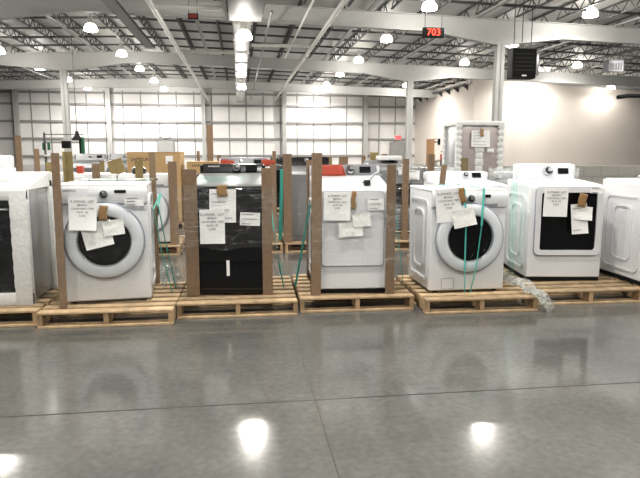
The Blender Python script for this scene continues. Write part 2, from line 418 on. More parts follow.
# cable tray at top left, right brackets
ct = thing('cable_tray', 'bundle of dark cables in a tray beside the left sprinkler main', 'cable tray', (-4.7, 13, 6.95))
MB().box(-.25, .25, 0, 22, 0, .03).box(-.25, -.23, 0, 22, 0, .12).box(.23, .25, 0, 22, 0, .12).build('tray', 'joist_lt', ct)
for k in range(4): MB().tube([(-.15 + .1 * k, 0, .07), (-.15 + .1 * k, 22, .07)], .035, 6).build('cable', 'joist', ct)
# red number signs
def sign(name, label, loc, s, w, h, m, rod, rz=0):
    t = thing(name, label, 'sign', loc, rz)
    MB().box(-w / 2, w / 2, 0, .12, -h / 2, h / 2, .01).build('housing', 'black_rough', t)
    if s: text(s, h * 1.0, 'red_digits', m, t, (0, -.006, 0))
    else: MB().box(-w / 2 + .04, w / 2 - .04, -.006, 0, -h / 2 + .03, h / 2 - .03).build('red_face', m, t)
    for k in (-1, 1): MB().tube([(k * w * .4, .06, h / 2), (k * w * .4, .06, h / 2 + rod)], .012, 6).build('hanging_rod', 'joist', t)
sign('led_sign', 'black hanging display with red digits near the lamps on the right', (6.48, 20, 5.29), '703', .72, .32, 'led', 2.9)
sign('red_sign', 'small dim red sign hanging left of the silver duct', (-1.62, 24, 6.43), None, .38, .2, 'led_dim', 1.6)
# hanging loudspeaker
sp = thing('hanging_speaker', 'large black loudspeaker hanging beside the white column', 'speaker', (11.62, 24, 4.35))
MB().box(-.5, .55, 0, .5, 0, 1.2, .04).build('cabinet', 'rubber', sp)
MB().box(-.45, .5, -.03, 0, .05, 1.15, .02).build('grille', 'black_rough', sp)
for k in range(5): MB().box(-.4, .45, -.045, -.03, .3 + k * .16, .36 + k * .16).build('louvre', 'rubber', sp)
MB().box(.57, .72, .1, .5, .15, 1.05, .02).build('side_bracket', 'steel_lt', sp)
MB().box(-.08, .12, -.04, -.03, .08, .14).build('badge', 'white_soft', sp)
for s_ in (-.35, .0, .4): MB().tube([(s_, .25, 1.2), (s_, .25, 3.4)], .018, 6).build('hanging_rod', 'joist', sp)
uh = thing('unit_heater', 'grey slatted unit heater under the roof at far right', 'heater', (22.9, 35, 6.2))
MB().box(-.5, .5, 0, .6, 0, .7, .03).build('casing', 'grey_plastic', uh)
for k in range(5): MB().box(-.4 + k * .17, -.3 + k * .17, -.02, 0, .1, .5).build('slat', 'joist', uh)
for s_ in (-.4, .4): MB().tube([(s_, .3, .7), (s_, .3, 1.7)], .02, 6).build('hanging_rod', 'joist', uh)
ba = MB().tube([(13.1, 19.8, 3.25), (13.6, 20, 3.32), (15., 20.2, 3.36)], .07, 8).tube([(15, 20.2, 3.36), (15, 20.2, 8.15)], .03, 6)
tag(ba.build('bent_pipe', 'black_rough'), 'black bent pipe reaching in at the right edge before the beige wall', 'pipe')
# bracketed rail on the side wall
rl = thing('wall_rail', 'dark bracketed rail high on the right side wall', 'rail', (19.5, 50, 6.55))
MB().box(-.5, -.38, 0, 15, .4, .55).build('rail_bar', 'joist', rl)
for k in range(7): MB().prism([(0, 0), (-.5, .4), (-.5, .46), (0, .46)], (0, .08, 0), (0, .5 + k * 2.2, 0), (1, 0, 0), (0, 0, 1)).build('bracket', 'joist', rl)

# ------------------------------------------------------------------ pallets
def make_pallet():
    t = thing('wooden_pallet', 'x', 'pallet')
    for k in range(7):
        y0 = k * .1583; w = .1 if k in (0, 6) else .088
        MB().box(-.508, .508, y0, y0 + w, .112, .132, .004, 1).build('deck_board', 'wood', t)
    for xs in (-.49, 0, .49):
        MB().prism([(0, .02), (.2, .02), (.22, .06), (.40, .06), (.42, .02), (.62, .02), (.64, .06), (.82, .06), (.84, .02), (1.05, .02), (1.05, .112), (0, .112)], (.038, 0, 0), (xs - .019, .006, 0), (0, 1, 0), (0, 0, 1)).build('stringer', 'wood_dark', t)
    for y0 in (0, .32, .64, .95): MB().box(-.508, .508, y0, y0 + .1, 0, .02, .003, 1).build('bottom_board', 'wood', t)
    return t
PAL = make_pallet(); pal_used = False
PZ = .134
def pallet(x, y, label, rz=0., sx=1.):
    global pal_used
    o = PAL if not pal_used else copy_tree(PAL); pal_used = True
    o.location = (x, y, 0); o.rotation_euler = (0, 0, rz); o.scale = (sx, 1, 1); o['label'] = label; o['group'] = 'wooden pallets under the appliances'
    return o
pallet(-2.16, 4.95, 'pallet under the foam-cornered black-doored appliance at far left', sx=1.03)
pallet(-1.085, 4.855, 'front pallet under the largest front-loading washer on the left', R(-1), 1.04)
pallet(-.035, 5.0, 'front pallet under the black top-loading washer', R(-1))
pallet(1.01, 5.05, 'front pallet under the white top-loading machine between two brown posts', R(-1))
pallet(2.08, 4.86, 'front pallet under the teal-strapped front-loading washer', R(-1))
pallet(3.2, 5.02, 'front pallet under the dryer with the square black window', R(-1), 1.02)
pallet(4.27, 5.0, 'front pallet at the right edge under the white side panel')
for x_, l in ((2.56, 'second pallet deep under the white dryer behind the strapped washer'), (3.7, 'second pallet deep behind the square-windowed dryer')):
    pallet(x_, 6.2 if x_ > 3 else 6.1, l)
for x_, l in ((-3.45, 'second-row pallet under the dryer at the left edge'), (-2.4, 'second-row pallet at left behind the foam-cornered appliance'), (-1.33, 'second-row pallet under the front loader seen left of the black washer'), (.07, 'second-row pallet behind the black washer'),
              (1.12, 'second-row pallet under the steel washer with brown post'), (2.45, 'second-row pallet under the wrapped black generator')):
    pallet(x_, 8.2, l)
for x_, y_, l in ((1.07, 13.4, 'far pallet under the black dryer behind the steel washer'), (4.6, 11.35, 'pallet under the tall foam-cornered refrigerator'), (-1.5, 10.85, 'pallet under the big lettered carton'), (-.46, 10.75, 'pallet under the smaller carton'), (3.68, 10.9, 'pallet under the wrapped grey washer at right'),(-2.9, 13.4, 'far pallet at left in the third row')):
    pallet(x_, y_, l)

# ------------------------------------------------------------------ appliances
def side_panels(t, w, d, h, z0=.1, m='white'):
    for s_ in (-1, 1):
        p = MB()
        for ww, hh, cz, wd in ((d - .16, h - .2, h / 2, .022), (d * .42, h * .58, h * .5, .02)):
            po = rr(ww, hh, .07, 5, d / 2, cz); pi = rr(ww - 2 * wd, hh - 2 * wd, .055, 5, d / 2, cz)
            p.ring(po, pi, (s_ * .012, 0, 0), (s_ * w / 2, 0, 0), (0, 1, 0), (0, 0, 1))
        p.build('side_panel', m, t)
def knob(t, c, r, axis='y', ang=0.):
    k = MB().lathe([(r * 1.0, 0), (r * 1.0, -.018), (r * .86, -.03), (r * .78, -.03)], 'y', c, 24).build('dial', 'chrome', t)
    MB().lathe([(r * .8, -.027), (0, -.03)], 'y', c, 24).build('dial_face', 'dial_face', k)
    MB().box(c[0] - r * .2, c[0] + r * .75, c[1] - .036, c[1] - .029, c[2] - r * .15, c[2] + r * .62, .002, 1, ).build('dial_pointer', 'chrome', k)
    return k
def front_loader(label, loc, w, h, d, dz, ro, rg, rz=0., body='white', hatch=False, logo=None, dial_dx=0., disp=(.10, .17), name='front_load_washer', slot=True, z_dial=None):
    t = thing(name, label, 'washer', loc, rz)
    MB().box(-w / 2, w / 2, .02, d, .02, h - .012, .018, 3).build('body', body, t)
    MB().box(-w / 2 - .003, w / 2 + .003, .012, d + .002, h - .03, h, .012, 3).build('top_panel', 'white' if body == 'white' else body, t)
    cp = [(0.02, h - .165), (.0, h - .16), (-.012, h - .1), (-.008, h - .05), (.014, h - .012), (.05, h - .006), (.05, h - .165)]
    MB().prism(cp, (w - .006, 0, 0), (-w / 2 + .003, 0, 0), (0, 1, 0), (0, 0, 1)).build('control_panel', 'white' if body == 'white' else body, t)
    zd = z_dial or h - .085
    knob(t, (dial_dx, -.008, zd), .038)
    MB().box(w * disp[0], w * disp[1], -.016, -.006, h - .075, h - .05, .002, 1).build('display', 'black_gloss', t)
    if slot: MB().box(dial_dx + .04, w / 2 - .1, -.012, .0, h - .152, h - .128, .003, 1).build('trim_strip', 'grey_plastic', t)
    MB().box(-w / 2 + .01, -w / 2 + .24, -.014, .012, h - .155, h - .03, .006, 2).build('detergent_drawer', 'white' if body == 'white' else body, t)
    dr = MB().lathe([(ro, .02), (ro, -.022), (ro * .985, -.034), (ro * .95, -.041), (ro * .85, -.047), (rg * 1.12, -.05), (rg * 1.05, -.047), (rg * 1.01, -.036), (rg, -.02), (rg, .0)], 'y', (0, 0, dz), 48).build('door', 'panel_white' if body == 'white' else 'steel', t)
    MB().lathe([(ro + .004, .01), (ro + .012, -.014), (ro + .002, -.02)], 'y', (0, 0, dz), 48).build('door_seam', 'grey_trim', dr)
    MB().lathe([(rg * 1.005, -.02), (rg * .9, -.034), (rg * .6, -.046), (rg * .3, -.05), (0, -.051)], 'y', (0, 0, dz), 40).build('door_glass', 'dark_glass', dr)
    MB().lathe([(rg * 1.06, -.042), (rg * 1.02, -.047), (rg * .98, -.036)], 'y', (0, 0, dz), 40).build('chrome_ring', 'steel_lt', dr)
    if hatch: MB().ring(rr(.115, .1, .006, 2, -w / 2 + .17, .085), rr(.107, .092, .005, 2, -w / 2 + .17, .085), (0, -.003, 0), (0, .021, 0), (1, 0, 0), (0, 0, 1)).build('service_hatch', 'grey_trim', t)
    for sx in (-1, 1):
        for yy in (.07, d - .07): MB().lathe([(.022, 0), (.022, .03)], 'z', (sx * (w / 2 - .07), yy, 0), 12).build('foot', 'rubber', t)
    side_panels(t, w, d, h, m='white' if body == 'white' else body)
    if logo: text(logo, .022, 'lettering', 'ink', t, (-w / 2 + .1, -.0155, h - .052))
    return t
def dryer(label, loc, w, h, d, rz=0., body='white', win=None, ch=.15, console_m='panel_white', frame=None, kick=.035, dial_dx=.0, disp_dx=.2, logo=None, console_w=None, name='dryer', cat='dryer', slope=0., lid=None, panel=None, sticker=False, dial_r=.036):
    """win: frame rectangle (x0,x1,z0,z1) with dark window; panel: raised plain front panel; slope: rise of the top towards the console"""
    t = thing(name, label, cat, loc, rz)
    prof = [(0, kick), (0, h - .03), (.012, h - .008), (.04, h), (d * .25, h + slope * .35), (d - .1, h + slope), (d, h + slope), (d, kick)]
    bo = MB().prism(prof, (w, 0, 0), (-w / 2, 0, 0), (0, 1, 0), (0, 0, 1)).build('body', body, t); bv = bo.modifiers.new('bevel', 'BEVEL'); bv.width = .012; bv.segments = 3; bv.limit_method = 'ANGLE'
    if kick: MB().box(-w / 2 + .005, w / 2 - .005, .012, d - .01, 0, kick + .005).build('kick_plate', 'black_rough', t)
    cw = console_w or w * .94; zt = h + slope
    cpf = [(d - .13, zt - .01), (d - .085, zt + ch - .02), (d - .06, zt + ch), (d - .01, zt + ch - .005), (d, zt - .01)]
    cb = MB().prism(cpf, (cw, 0, 0), (-cw / 2, 0, 0), (0, 1, 0), (0, 0, 1)).build('console', console_m, t); bv = cb.modifiers.new('bevel', 'BEVEL'); bv.width = .018; bv.segments = 3; bv.limit_method = 'ANGLE'
    for s_ in (-1, 1): MB().box(s_ * cw / 2 - .012, s_ * cw / 2 + .012, d - .115, d, zt, zt + ch - .012, .01, 2).build('console_end', body if console_m != 'black' else 'black', cb)
    A = math.atan2(.045, ch)
    fz = zt + ch * .52; fy = d - .13 + .045 * .52
    kn = knob(t, (0, 0, 0), dial_r); kn.location = (dial_dx, fy, fz); kn.rotation_euler = (-A, 0, 0)
    ds = MB().box(-.055, .055, -.006, .004, -.03, .03, .003, 1).build('display', 'black_gloss', t); ds.location = (disp_dx, fy, fz); ds.rotation_euler = (-A, 0, 0)
    if logo: text(logo, .024, 'lettering', 'white' if console_m in ('black', 'black_gloss') else 'ink', t, (-cw / 2 + .12, fy - .012 + .01, fz + .02), (PI / 2 - A, 0, 0))
    if win:
        x0, x1, z0, z1 = win; cx, cz, ww, hh = (x0 + x1) / 2, (z0 + z1) / 2, x1 - x0, z1 - z0
        f = MB(); f.ring(rr(ww, hh, .05, 6, cx, cz), rr(ww - .1, hh - .1, .025, 6, cx, cz), (0, -.028, 0), (0, 0, 0), (1, 0, 0), (0, 0, 1))
        fo = f.build('door', 'white' if body == 'white' else body, t)
        MB().ring(rr(ww + .012, hh + .012, .055, 6, cx, cz), rr(ww - .002, hh - .002, .05, 6, cx, cz), (0, -.012, 0), (0, 0, 0), (1, 0, 0), (0, 0, 1)).build('door_seam', 'grey_trim', fo)
        MB().prism(rr(ww - .1, hh - .1, .025, 6, cx, cz), (0, -.012, 0), (0, 0, 0), (1, 0, 0), (0, 0, 1)).build('door_window', 'dark_glass', fo)
    if panel:
        x0, x1, z0, z1 = panel; cx, cz, ww, hh = (x0 + x1) / 2, (z0 + z1) / 2, x1 - x0, z1 - z0
        p = MB().prism(rr(ww, hh, .035, 6, cx, cz), (0, -.02, 0), (0, 0, 0), (1, 0, 0), (0, 0, 1)).build('door', body, t)
        MB().ring(rr(ww + .01, hh + .01, .04, 6, cx, cz), rr(ww - .001, hh - .001, .035, 6, cx, cz), (0, -.008, 0), (0, 0, 0), (1, 0, 0), (0, 0, 1)).build('door_seam', 'grey_trim' if body == 'white' else 'black_rough', p)
    if lid:
        y0, y1 = .06, d - .14
        f = lambda y: h + slope * (.35 + .65 * (y - d * .25) / (d - .1 - d * .25)) if y > d * .25 else h + slope * .35 * (y - .04) / (d * .25 - .04)
        g = MB().grid(lambda u, v: Vector((-w * .44 + u * w * .88, y0 + v * (y1 - y0), f(y0 + v * (y1 - y0)) + .012)), 2, 8)
        lo = g.build('lid', lid, t); so = lo.modifiers.new('s', 'SOLIDIFY'); so.thickness = .012; so.offset = -1
    side_panels(t, w, d - .02, h, m=body)
    return t

# --- front row
def paper(label, mach_y, x0, x1, z0, z1, lines=None, tilt=0., curl=.012, m='paper', size=None, name='lot_sheet', lean=0., nl=None, off=0.):
    w, h = x1 - x0, z1 - z0; cx, cz = (x0 + x1) / 2, (z0 + z1) / 2
    t = thing(name, label, 'paper', (cx, mach_y, cz)); t.rotation_euler = (lean, tilt, 0)
    rx = random.random() * 9
    MB().grid(lambda u, v: Vector(((u - .5) * w, -.004 - curl * ((1 - v) ** 2) * (.4 + .6 * u) - .004 * noise.noise((u * 3 + rx, v * 3, rx)), (v - .5) * h)), 8, 10).build('sheet', m, t)
    if lines:
        n = len(lines); s0 = size or h * .085
        for k, l in enumerate(lines): text(l, s0 * (1.15 if k == 0 else 1.), 'printed_line', 'ink', t, (0, -.0115 - curl * .55 * ((.18 + k * .105) ** 2) * 1.6 , h * (.5 - .15 - k * .105)))
    if nl:
        q = MB()
        for k in range(nl):
            zz = h * (.36 - k * .72 / max(1, nl - 1)); ln = w * random.uniform(.45, .8)
            q.box(-w * .42, -w * .42 + ln, -.0125 - curl * .3, -.0115 - curl * .3, zz - .003, zz + .003)
        q.build('printed_text', 'grey_plastic', t)
    return t
def tape(label, y, x0, x1, z0, z1, tilt=0.):
    w, h = x1 - x0, z1 - z0
    o = MB().grid(lambda u, v: Vector(((u - .5) * w + .004 * math.sin(v * 9), -.004 - .006 * math.sin(v * 3) * (1 - v), (v - .5) * h)), 4, 8).build('brown_tape', 'tape')
    so = o.modifiers.new('s', 'SOLIDIFY'); so.thickness = .002
    o.location = ((x0 + x1) / 2, y, (z0 + z1) / 2); o.rotation_euler = (0, tilt, 0)
    return tag(o, label, 'tape')
LOT = ['R-5703422  LOT', '08/24/21', 'CONTAINS: ITEM', 'AS-IS  US', '5,435']

# W0: foam-cornered appliance at far left
t = thing('wrapped_range', 'foam-cornered black-doored appliance at the left edge under clear wrap', 'appliance', (-2.08, 5.12, PZ))
W = .73; hh = .95; dd = .68
MB().box(-W / 2 + .02, W / 2 - .02, .03, dd, .01, hh, .012).build('body', 'steel_lt', t)
MB().prism([(0, 0), (.0, .01), (.66, .13), (.68, .13), (.68, 0)], (W, 0, 0), (-W / 2, .01, hh), (0, 1, 0), (0, 0, 1)).build('foam_cap', 'foam', t)
for s_ in (-1, 1):
    f = MB(); f.box(s_ * (W / 2 - .066) - .066, s_ * (W / 2 - .066) + .066, -.006, .07, 0, hh, .006)
    for k in range(8): f.box(s_ * (W / 2 - .07) - .067, s_ * (W / 2 - .07) + .066, -.005, .06, .03 + k * .115, .11 + k * .115, .008)
    f.build('foam_corner', 'foam', t)
    MB().box(s_ * (W / 2 - .03) - .03, s_ * (W / 2 - .03) + .03, dd - .06, dd + .02, 0, hh + .06, .01).build('foam_corner', 'foam', t)
MB().box(-W / 2, W / 2, -.005, .05, 0, .11, .01).build('foam_base', 'foam', t)
MB().box(-W / 2, W / 2, -.005, .05, .87, .955, .01).build('foam_band', 'foam', t)
dr = MB().box(-.27, .27, .0, .04, .11, .87, .012).build('door', 'black', t)
MB().box(-.2, .2, -.008, .0, .3, .72, .004).build('door_glass', 'dark_glass', dr)
MB().tube([(-.22, 0, .8), (-.22, -.035, .8), (.22, -.035, .8), (.22, 0, .8)], .01, 8).build('handle', 'steel', dr)
p = paper('barcode label on the sloping top of the left edge appliance', 5.30, -2.05, -1.9, 1.112, 1.2, nl=4, name='barcode_label', curl=.0); p.location = (-1.97, 5.42, 1.18); p.rotation_euler = (R(-79), 0, 0)
# W1
front_loader('large plastic-wrapped front-loading washer, leftmost round door in the front row', (-1.112, 5.10, PZ), .705, 1.0, .6, .535, .312, .208, rz=R(4.5), logo='SAMSUNG', dial_dx=.01, disp=(.13, .26), slot=False)
ps = .7
paper('printed lot sheet on the leftmost front-loading washer', 5.02, -1.363, -1.144, .769, 1.038, LOT, R(1), curl=.05)
paper('loose lower sheet across the door of the leftmost washer', 5.01, -1.265, -1.035, .625, .835, None, R(-14), .03, 'paper_crumple', name='loose_sheet')
paper('small crumpled sheet right of centre on the leftmost washer door', 5.0, -1.10, -.933, .725, .85, None, R(-8), .02, 'paper_crumple', name='loose_sheet')
tape('brown tape holding the sheets on the leftmost washer', 4.99, -1.128, -1.06, .847, .968, R(6))
paper('energy label on the leftmost washer', 5.068, -.934, -.783, .955, 1.03, None, 0, .004, name='energy_label', nl=3)
# W2
dryer('glossy black top-loading washer between two brown posts', (-.107, 5.29, PZ), .70, .945, .72, R(-4), 'black_gloss', panel=(-.31, .31, .30, .93), slope=.105, ch=.095, console_m='black', lid='lid_glass', kick=.0, logo='SAMSUNG', dial_dx=.04, disp_dx=.18, name='top_load_washer', cat='washer', console_w=.60, dial_r=.04)
paper('printed lot sheet on the black washer', 5.235, -.348, -.134, .603, .901, LOT, R(0), .015)
paper('handwritten sheet taped high on the black washer', 5.25, -.262, -.035, .786, 1.074, None, R(1), .01, nl=4, name='loose_sheet')
tape('brown tape at the top of the black washer front', 5.235, -.195, -.109, 1.01, 1.11, R(-4))
paper('energy label on the black washer', 5.235, -.003, .171, .756, .871, None, R(3), .004, nl=3, name='energy_label')
st = MB().box(-.014, .014, -.002, 0, -.07, .07).build('white_sticker', 'paper'); st.location = (-.115, 5.266, .377); tag(st, 'narrow upright white sticker low on the black washer', 'sticker')
# W3
dryer('white top-loading machine between two brown posts with grey console', (.985, 5.19, PZ), .685, .925, .72, R(-3), 'white', panel=(-.275, .275, .255, .915), slope=.11, ch=.10, console_m='grey_mid', kick=.038, dial_dx=.055, disp_dx=.2, name='top_load_washer', cat='washer', console_w=.66, dial_r=.044)
paper('printed lot sheet on the white machine between the brown posts', 5.15, .72, .955, .80, 1.05, LOT, R(1), .015)
paper('blank lower sheet on the white machine between the brown posts', 5.145, .852, 1.067, .655, .785, None, R(-3), .01, 'paper_crumple', name='loose_sheet')
paper('small sheet right of centre on the white machine between the brown posts', 5.143, .976, 1.135, .742, .859, None, R(-6), .01, 'paper_crumple', name='loose_sheet')
paper('energy label on the white machine between the brown posts', 5.14, 1.11, 1.255, .885, .998, None, 0, .004, nl=3, name='energy_label')
tape('brown tape strip on the white machine between the brown posts', 5.148, .962, 1.002, .895, 1.053, R(2))
rs = MB().grid(lambda u, v: Vector(((u - .5) * .30 + (.03 * (1 - v) if u > .9 else 0), .01 * math.sin(u * 7) + .03 * v, v * .105)), 8, 5).build('red_sheet', 'red')
so = rs.modifiers.new('s', 'SOLIDIFY'); so.thickness = .004
rs.location = (.845, 5.765, 1.163); tag(rs, 'red plastic sheet over the left of the grey console', 'sheet')
pc = thing('power_cord', 'grey power cord with plug lying on the white machine top', 'cord', (1.15, 5.34, 1.095))
MB().tube([(.18, .26, .075), (.13, .2, .10), (.08, .12, .09), (.03, .04, .05), (0, 0, .03)], .012, 8).build('cable', 'grey_plastic', pc)
MB().box(-.035, .02, -.03, .03, 0, .045, .008).build('plug', 'rubber', pc)
for k in (-1, 1): MB().box(-.05, -.035, k * .015 - .003, k * .015 + .003, .02, .03).build('prong', 'chrome', pc)
# W4
front_loader('white front-loading washer with two teal straps down its front', (2.015, 5.065, PZ), .70, .935, .70, .502, .306, .205, hatch=True, dial_dx=-.005, disp=(.19, .26))
paper('printed lot sheet on the teal-strapped washer', 5.035, 1.69, 1.92, .783, 1.075, LOT, R(-4), .02)
paper('sheet hanging over the door of the teal-strapped washer', 4.995, 1.83, 2.035, .745, .905, None, R(-12), .02, 'paper_crumple', name='loose_sheet')
tape('brown tape on the teal-strapped washer', 5.02, 1.895, 1.945, .95, 1.085, R(-12))
# W5
dryer('white dryer with a square black door window', (3.135, 5.43, PZ), .73, .94, .72, R(-8), 'white', win=(-.30, .335, .26, .92), slope=.03, ch=.165, console_w=.60, dial_dx=.03, disp_dx=.19, dial_r=.05, name='dryer')
def on5(o, y=0): return o
paper('printed lot sheet on the black-windowed dryer', 5.395, 2.885, 3.115, .775, 1.05, LOT, R(1), .006)
paper('long sheet hanging on the black-windowed dryer', 5.355, 3.15, 3.305, .61, .90, None, R(-5), .02, name='loose_sheet', nl=2)
paper('short crumpled sheet at the right of the dryer window', 5.345, 3.17, 3.345, .745, .875, None, R(4), .02, 'paper_crumple', name='loose_sheet')
tape('brown tape on the black-windowed dryer', 5.33, 3.19, 3.275, .87, 1.0, R(10))
paper('small white label at the top right of the black-windowed dryer', 5.335, 3.315, 3.43, 1.0, 1.06, None, 0, .003, nl=2, name='energy_label')
for p in [o for o in C.objects if o.type == 'EMPTY' and o.get('label', '').find('black-windowed') >= 0 or o.get('label', '').find('dryer window') >= 0 and o.type == 'EMPTY']:
    if p.get('category') == 'paper': p.rotation_euler[2] = R(-8)
# W6
dryer('white dryer at the right edge showing only its embossed side', (4.11, 5.09, PZ), .72, .94, .74, 0, 'white', win=(-.3, .3, .26, .9), slope=.04, ch=.01, console_w=.6, name='dryer')

# --- cardboard corner posts
def post(label, x, y, h, w=.08, d=.06, z=PZ, corner=(1, 1), lean=(0, 0), m='kraft', th=.014):
    """L-section corner board; corner = direction (x,y) in which its legs run from the outer edge"""
    sx, sy = corner
    P = [(0, 0), (sx * w, 0), (sx * w, sy * th), (sx * th, sy * th), (sx * th, sy * d), (0, sy * d)]
    o = MB().prism(P, (0, 0, h), (0, 0, 0), (1, 0, 0), (0, 1, 0)).build('corner_post', m)
    o.location = (x, y, z); o.rotation_euler = (lean[0], lean[1], 0)
    return tag(o, label, 'post')
post('brown cardboard post at the front left of the leftmost washer', -1.478, 5.0, 1.25, .06, .05, lean=(0, R(.5)))
post('brown cardboard post behind the left of the leftmost washer', -1.60, 5.85, 1.26, .075, .06, corner=(1, -1), m='kraft_olive')
post('brown cardboard post at the right of the leftmost washer', -.785, 5.83, 1.25, .055, .05, corner=(-1, 1))
post('wide brown cardboard post at the front left of the black washer', -.478, 5.27, 1.11, .112, .08)
post('brown cardboard post at the front right of the black washer', .275, 5.225, 1.12, .088, .08, corner=(-1, 1))
post('tall brown cardboard post at the front left of the white top loader', .612, 5.145, 1.25, .082, .09, lean=(0, R(.6)))
post('brown cardboard post at the front right of the white top loader', 1.352, 5.115, 1.15, .080, .08, corner=(-1, 1))
post('thin brown post behind the left of the white top loader', .655, 5.93, 1.18, .08, .06, corner=(1, -1))
post('brown wooden stick leaning behind the teal-strapped washer', 1.92, 5.86, 1.135, .055, .02, lean=(0, R(5)), th=.02)

# --- stretch film and straps
def wrap(label, x0, x1, y0, y1, z0, z1, m, amp=.02, flare=0., name='stretch_wrap', open_back=False):
    P = rr(x1 - x0, y1 - y0, .06, 4, (x0 + x1) / 2, (y0 + y1) / 2); n = len(P)
    L = []
    for k in range(n):
        a = Vector(P[k]); b = Vector(P[(k + 1) % n]); q = max(1, int((b - a).length / .03))
        for s_ in range(q): L.append(a.lerp(b, s_ / q))
    L.append(L[0]); sd = random.random() * 20; nu = len(L) - 1; c = Vector(((x0 + x1) / 2, (y0 + y1) / 2)); nz = 16
    def f(u, v):
        p = L[min(nu, round(u * nu))]; dv = (p - c).normalized()
        z = z0 + (z1 - z0) * v
        p2 = Vector((p.x, p.y, 0))
        q = noise.noise((p.x * 3 + sd, p.y * 3, z * 5)) * amp + noise.noise((p.x * 9 + sd, p.y * 9, z * 16)) * amp * .5
        e = (.05 * noise.noise((p.x * 4, p.y * 4, sd))) * (1 if v in (0, 1) else 0)
        return Vector((p.x + dv.x * (amp + q), p.y + dv.y * (amp + q), z + e))
    return tag(MB().grid(f, nu, nz).build(name, m), label, 'plastic wrap')
wrap('clear film around the foam-cornered appliance at far left', -2.475, -1.685, 5.08, 5.86, .16, 1.18, 'film_clean', .008)
wrap('clear film around the leftmost washer', -1.50, -.735, 4.955, 5.86, .16, 1.12, 'film_clean', .008)
wrap('clear film bulging around the black washer and its posts', -.53, .30, 5.205, 6.03, .56, 1.09, 'film', .03)
wrap('clear film around the white top loader and its posts', .58, 1.385, 5.10, 5.95, .42, 1.02, 'film', .02)
def strap(label, pts, w=.016, m='teal'):
    q = MB()
    for a, b in zip(pts, pts[1:]): q.bar(a, b, w, .003) if False else q.bar(a, b, .003, w) if abs(b[1] - a[1]) > abs(b[2] - a[2]) * 3 and False else q.bar(a, b, w, .004)
    return tag(q.build('strap', m), label, 'strap')
strap('left teal strap down the front of the strapped washer', [(1.965, 4.998, .14), (1.96, 4.998, .35), (1.955, 4.995, .78), (1.945, 5.035, 1.076), (1.945, 5.7, 1.08), (1.945, 5.79, 1.0), (1.945, 5.8, .14)], .014)
strap('right teal strap slanting down the front of the strapped washer', [(2.03, 5.03, .14), (2.06, 4.998, .35), (2.10, 4.998, .75), (2.125, 5.035, 1.076), (2.14, 5.7, 1.08), (2.14, 5.8, 1.0), (2.14, 5.8, .14)], .018)
strap('loose teal strap beside the leftmost washer, left one of the pair', [(-.62, 5.4, .14), (-.69, 5.36, .5), (-.745, 5.33, .9), (-.745, 5.8, 1.0)], .014)
strap('loose teal strap beside the leftmost washer, right one of the pair', [(-.60, 5.55, .14), (-.66, 5.5, .5), (-.72, 5.45, .92), (-.735, 5.8, 1.0)], .012)
strap('loose teal strap hanging beside the black washer on its right', [(.39, 5.45, .14), (.34, 5.42, .4), (.30, 5.42, .68), (.28, 5.5, .9)], .014)
strap('teal strap on the left of the white top loader', [(.50, 5.5, .14), (.555, 5.42, .5), (.60, 5.35, .80), (.62, 5.3, .93)], .022)
strap('teal strap on the left of the steel washer', [(.56, 8.5, .14), (.575, 8.45, .6), (.585, 8.42, 1.15)], .05)
strap('teal strap on the right of the white top loader', [(1.54, 5.5, .14), (1.50, 5.5, .5), (1.44, 5.5, .95)], .012)
ts = MB().grid(lambda u, v: Vector((2.69 + .02 * u + .02 * noise.noise((u * 4, v * 5, 1)), 5.55 + u * .2, .16 + v * .95)), 8, 14)
tag(ts.build('teal_film', 'film_teal'), 'teal-tinted film on the left side of the black-windowed dryer', 'plastic wrap')
for lb, x0, x1, y, z in (('teal film strip lying across the top of the leftmost washer', -1.42, -.78, 5.62, 1.139), ):
    tag(MB().grid(lambda u, v: Vector((x0 + u * (x1 - x0), y + v * .14, z + .004 + .006 * (noise.noise((u * 6, v * 2, 0)) + .6))), 20, 3).build('teal_film', 'teal_pale'), lb, 'plastic wrap')
tag(MB().grid(lambda u, v: Vector((-.38 + u * .42, 5.50 + v * .1, 1.141 + v * .016 + .008 * (noise.noise((u * 6, v * 2, 0)) + .6))), 16, 3).build('teal_film', 'film_teal'), 'teal film strip lying on the black washer lid', 'plastic wrap')
# crumpled film on the pallet corner
def crumple(label, c, sx, sy, sz, m, seed, n=26):
    def f(u, v):
        x = (u - .5) * 2; y = (v - .5) * 2
        p = Vector((x * sx, y * sy, 0)); q = noise.noise_vector((x * 2.2 + seed, y * 2.2, seed)) 
        q2 = noise.noise_vector((x * 6 + seed, y * 6, seed))
        h = max(.0, 1 - .8 * (x * x + y * y)) * sz
        return Vector((c[0] + p.x + q.x * .06 + q2.x * .02, c[1] + p.y + q.y * .06 + q2.y * .02, c[2] + max(.004, h * (.75 + .6 * q.z) + q2.z * .025 + .02)))
    return tag(MB().grid(f, n, n).build('crumpled_film', m), label, 'plastic wrap')
def film_trail(label, path, w, m, seed):
    P = [Vector(p) for p in path]
    def f(u, v):
        s_ = u * (len(P) - 1); i = min(int(s_), len(P) - 2); p = P[i].lerp(P[i + 1], s_ - i)
        q = noise.noise_vector((u * 9 + seed, v * 4, seed)) * .045; a = v * 2 * PI
        return p + Vector((math.cos(a) * w * .9, math.cos(a) * .02, math.sin(a) * w * .55)) + q
    return tag(MB().grid(f, 40, 14).build('crumpled_film', m), label, 'plastic wrap')
film_trail('crumpled clear film spilling over the pallet corner right of the strapped washer', [(2.40, 5.35, .30), (2.44, 5.15, .24), (2.52, 5.0, .21), (2.58, 4.9, .17), (2.64, 4.82, .09), (2.66, 4.8, .05)], .055, 'film_heavy', 3.)
crumple('dark wad of film on the pallet between the leftmost washer and the black one', (-.66, 5.75, .134), .07, .12, .22, 'film_heavy', 5., 16)

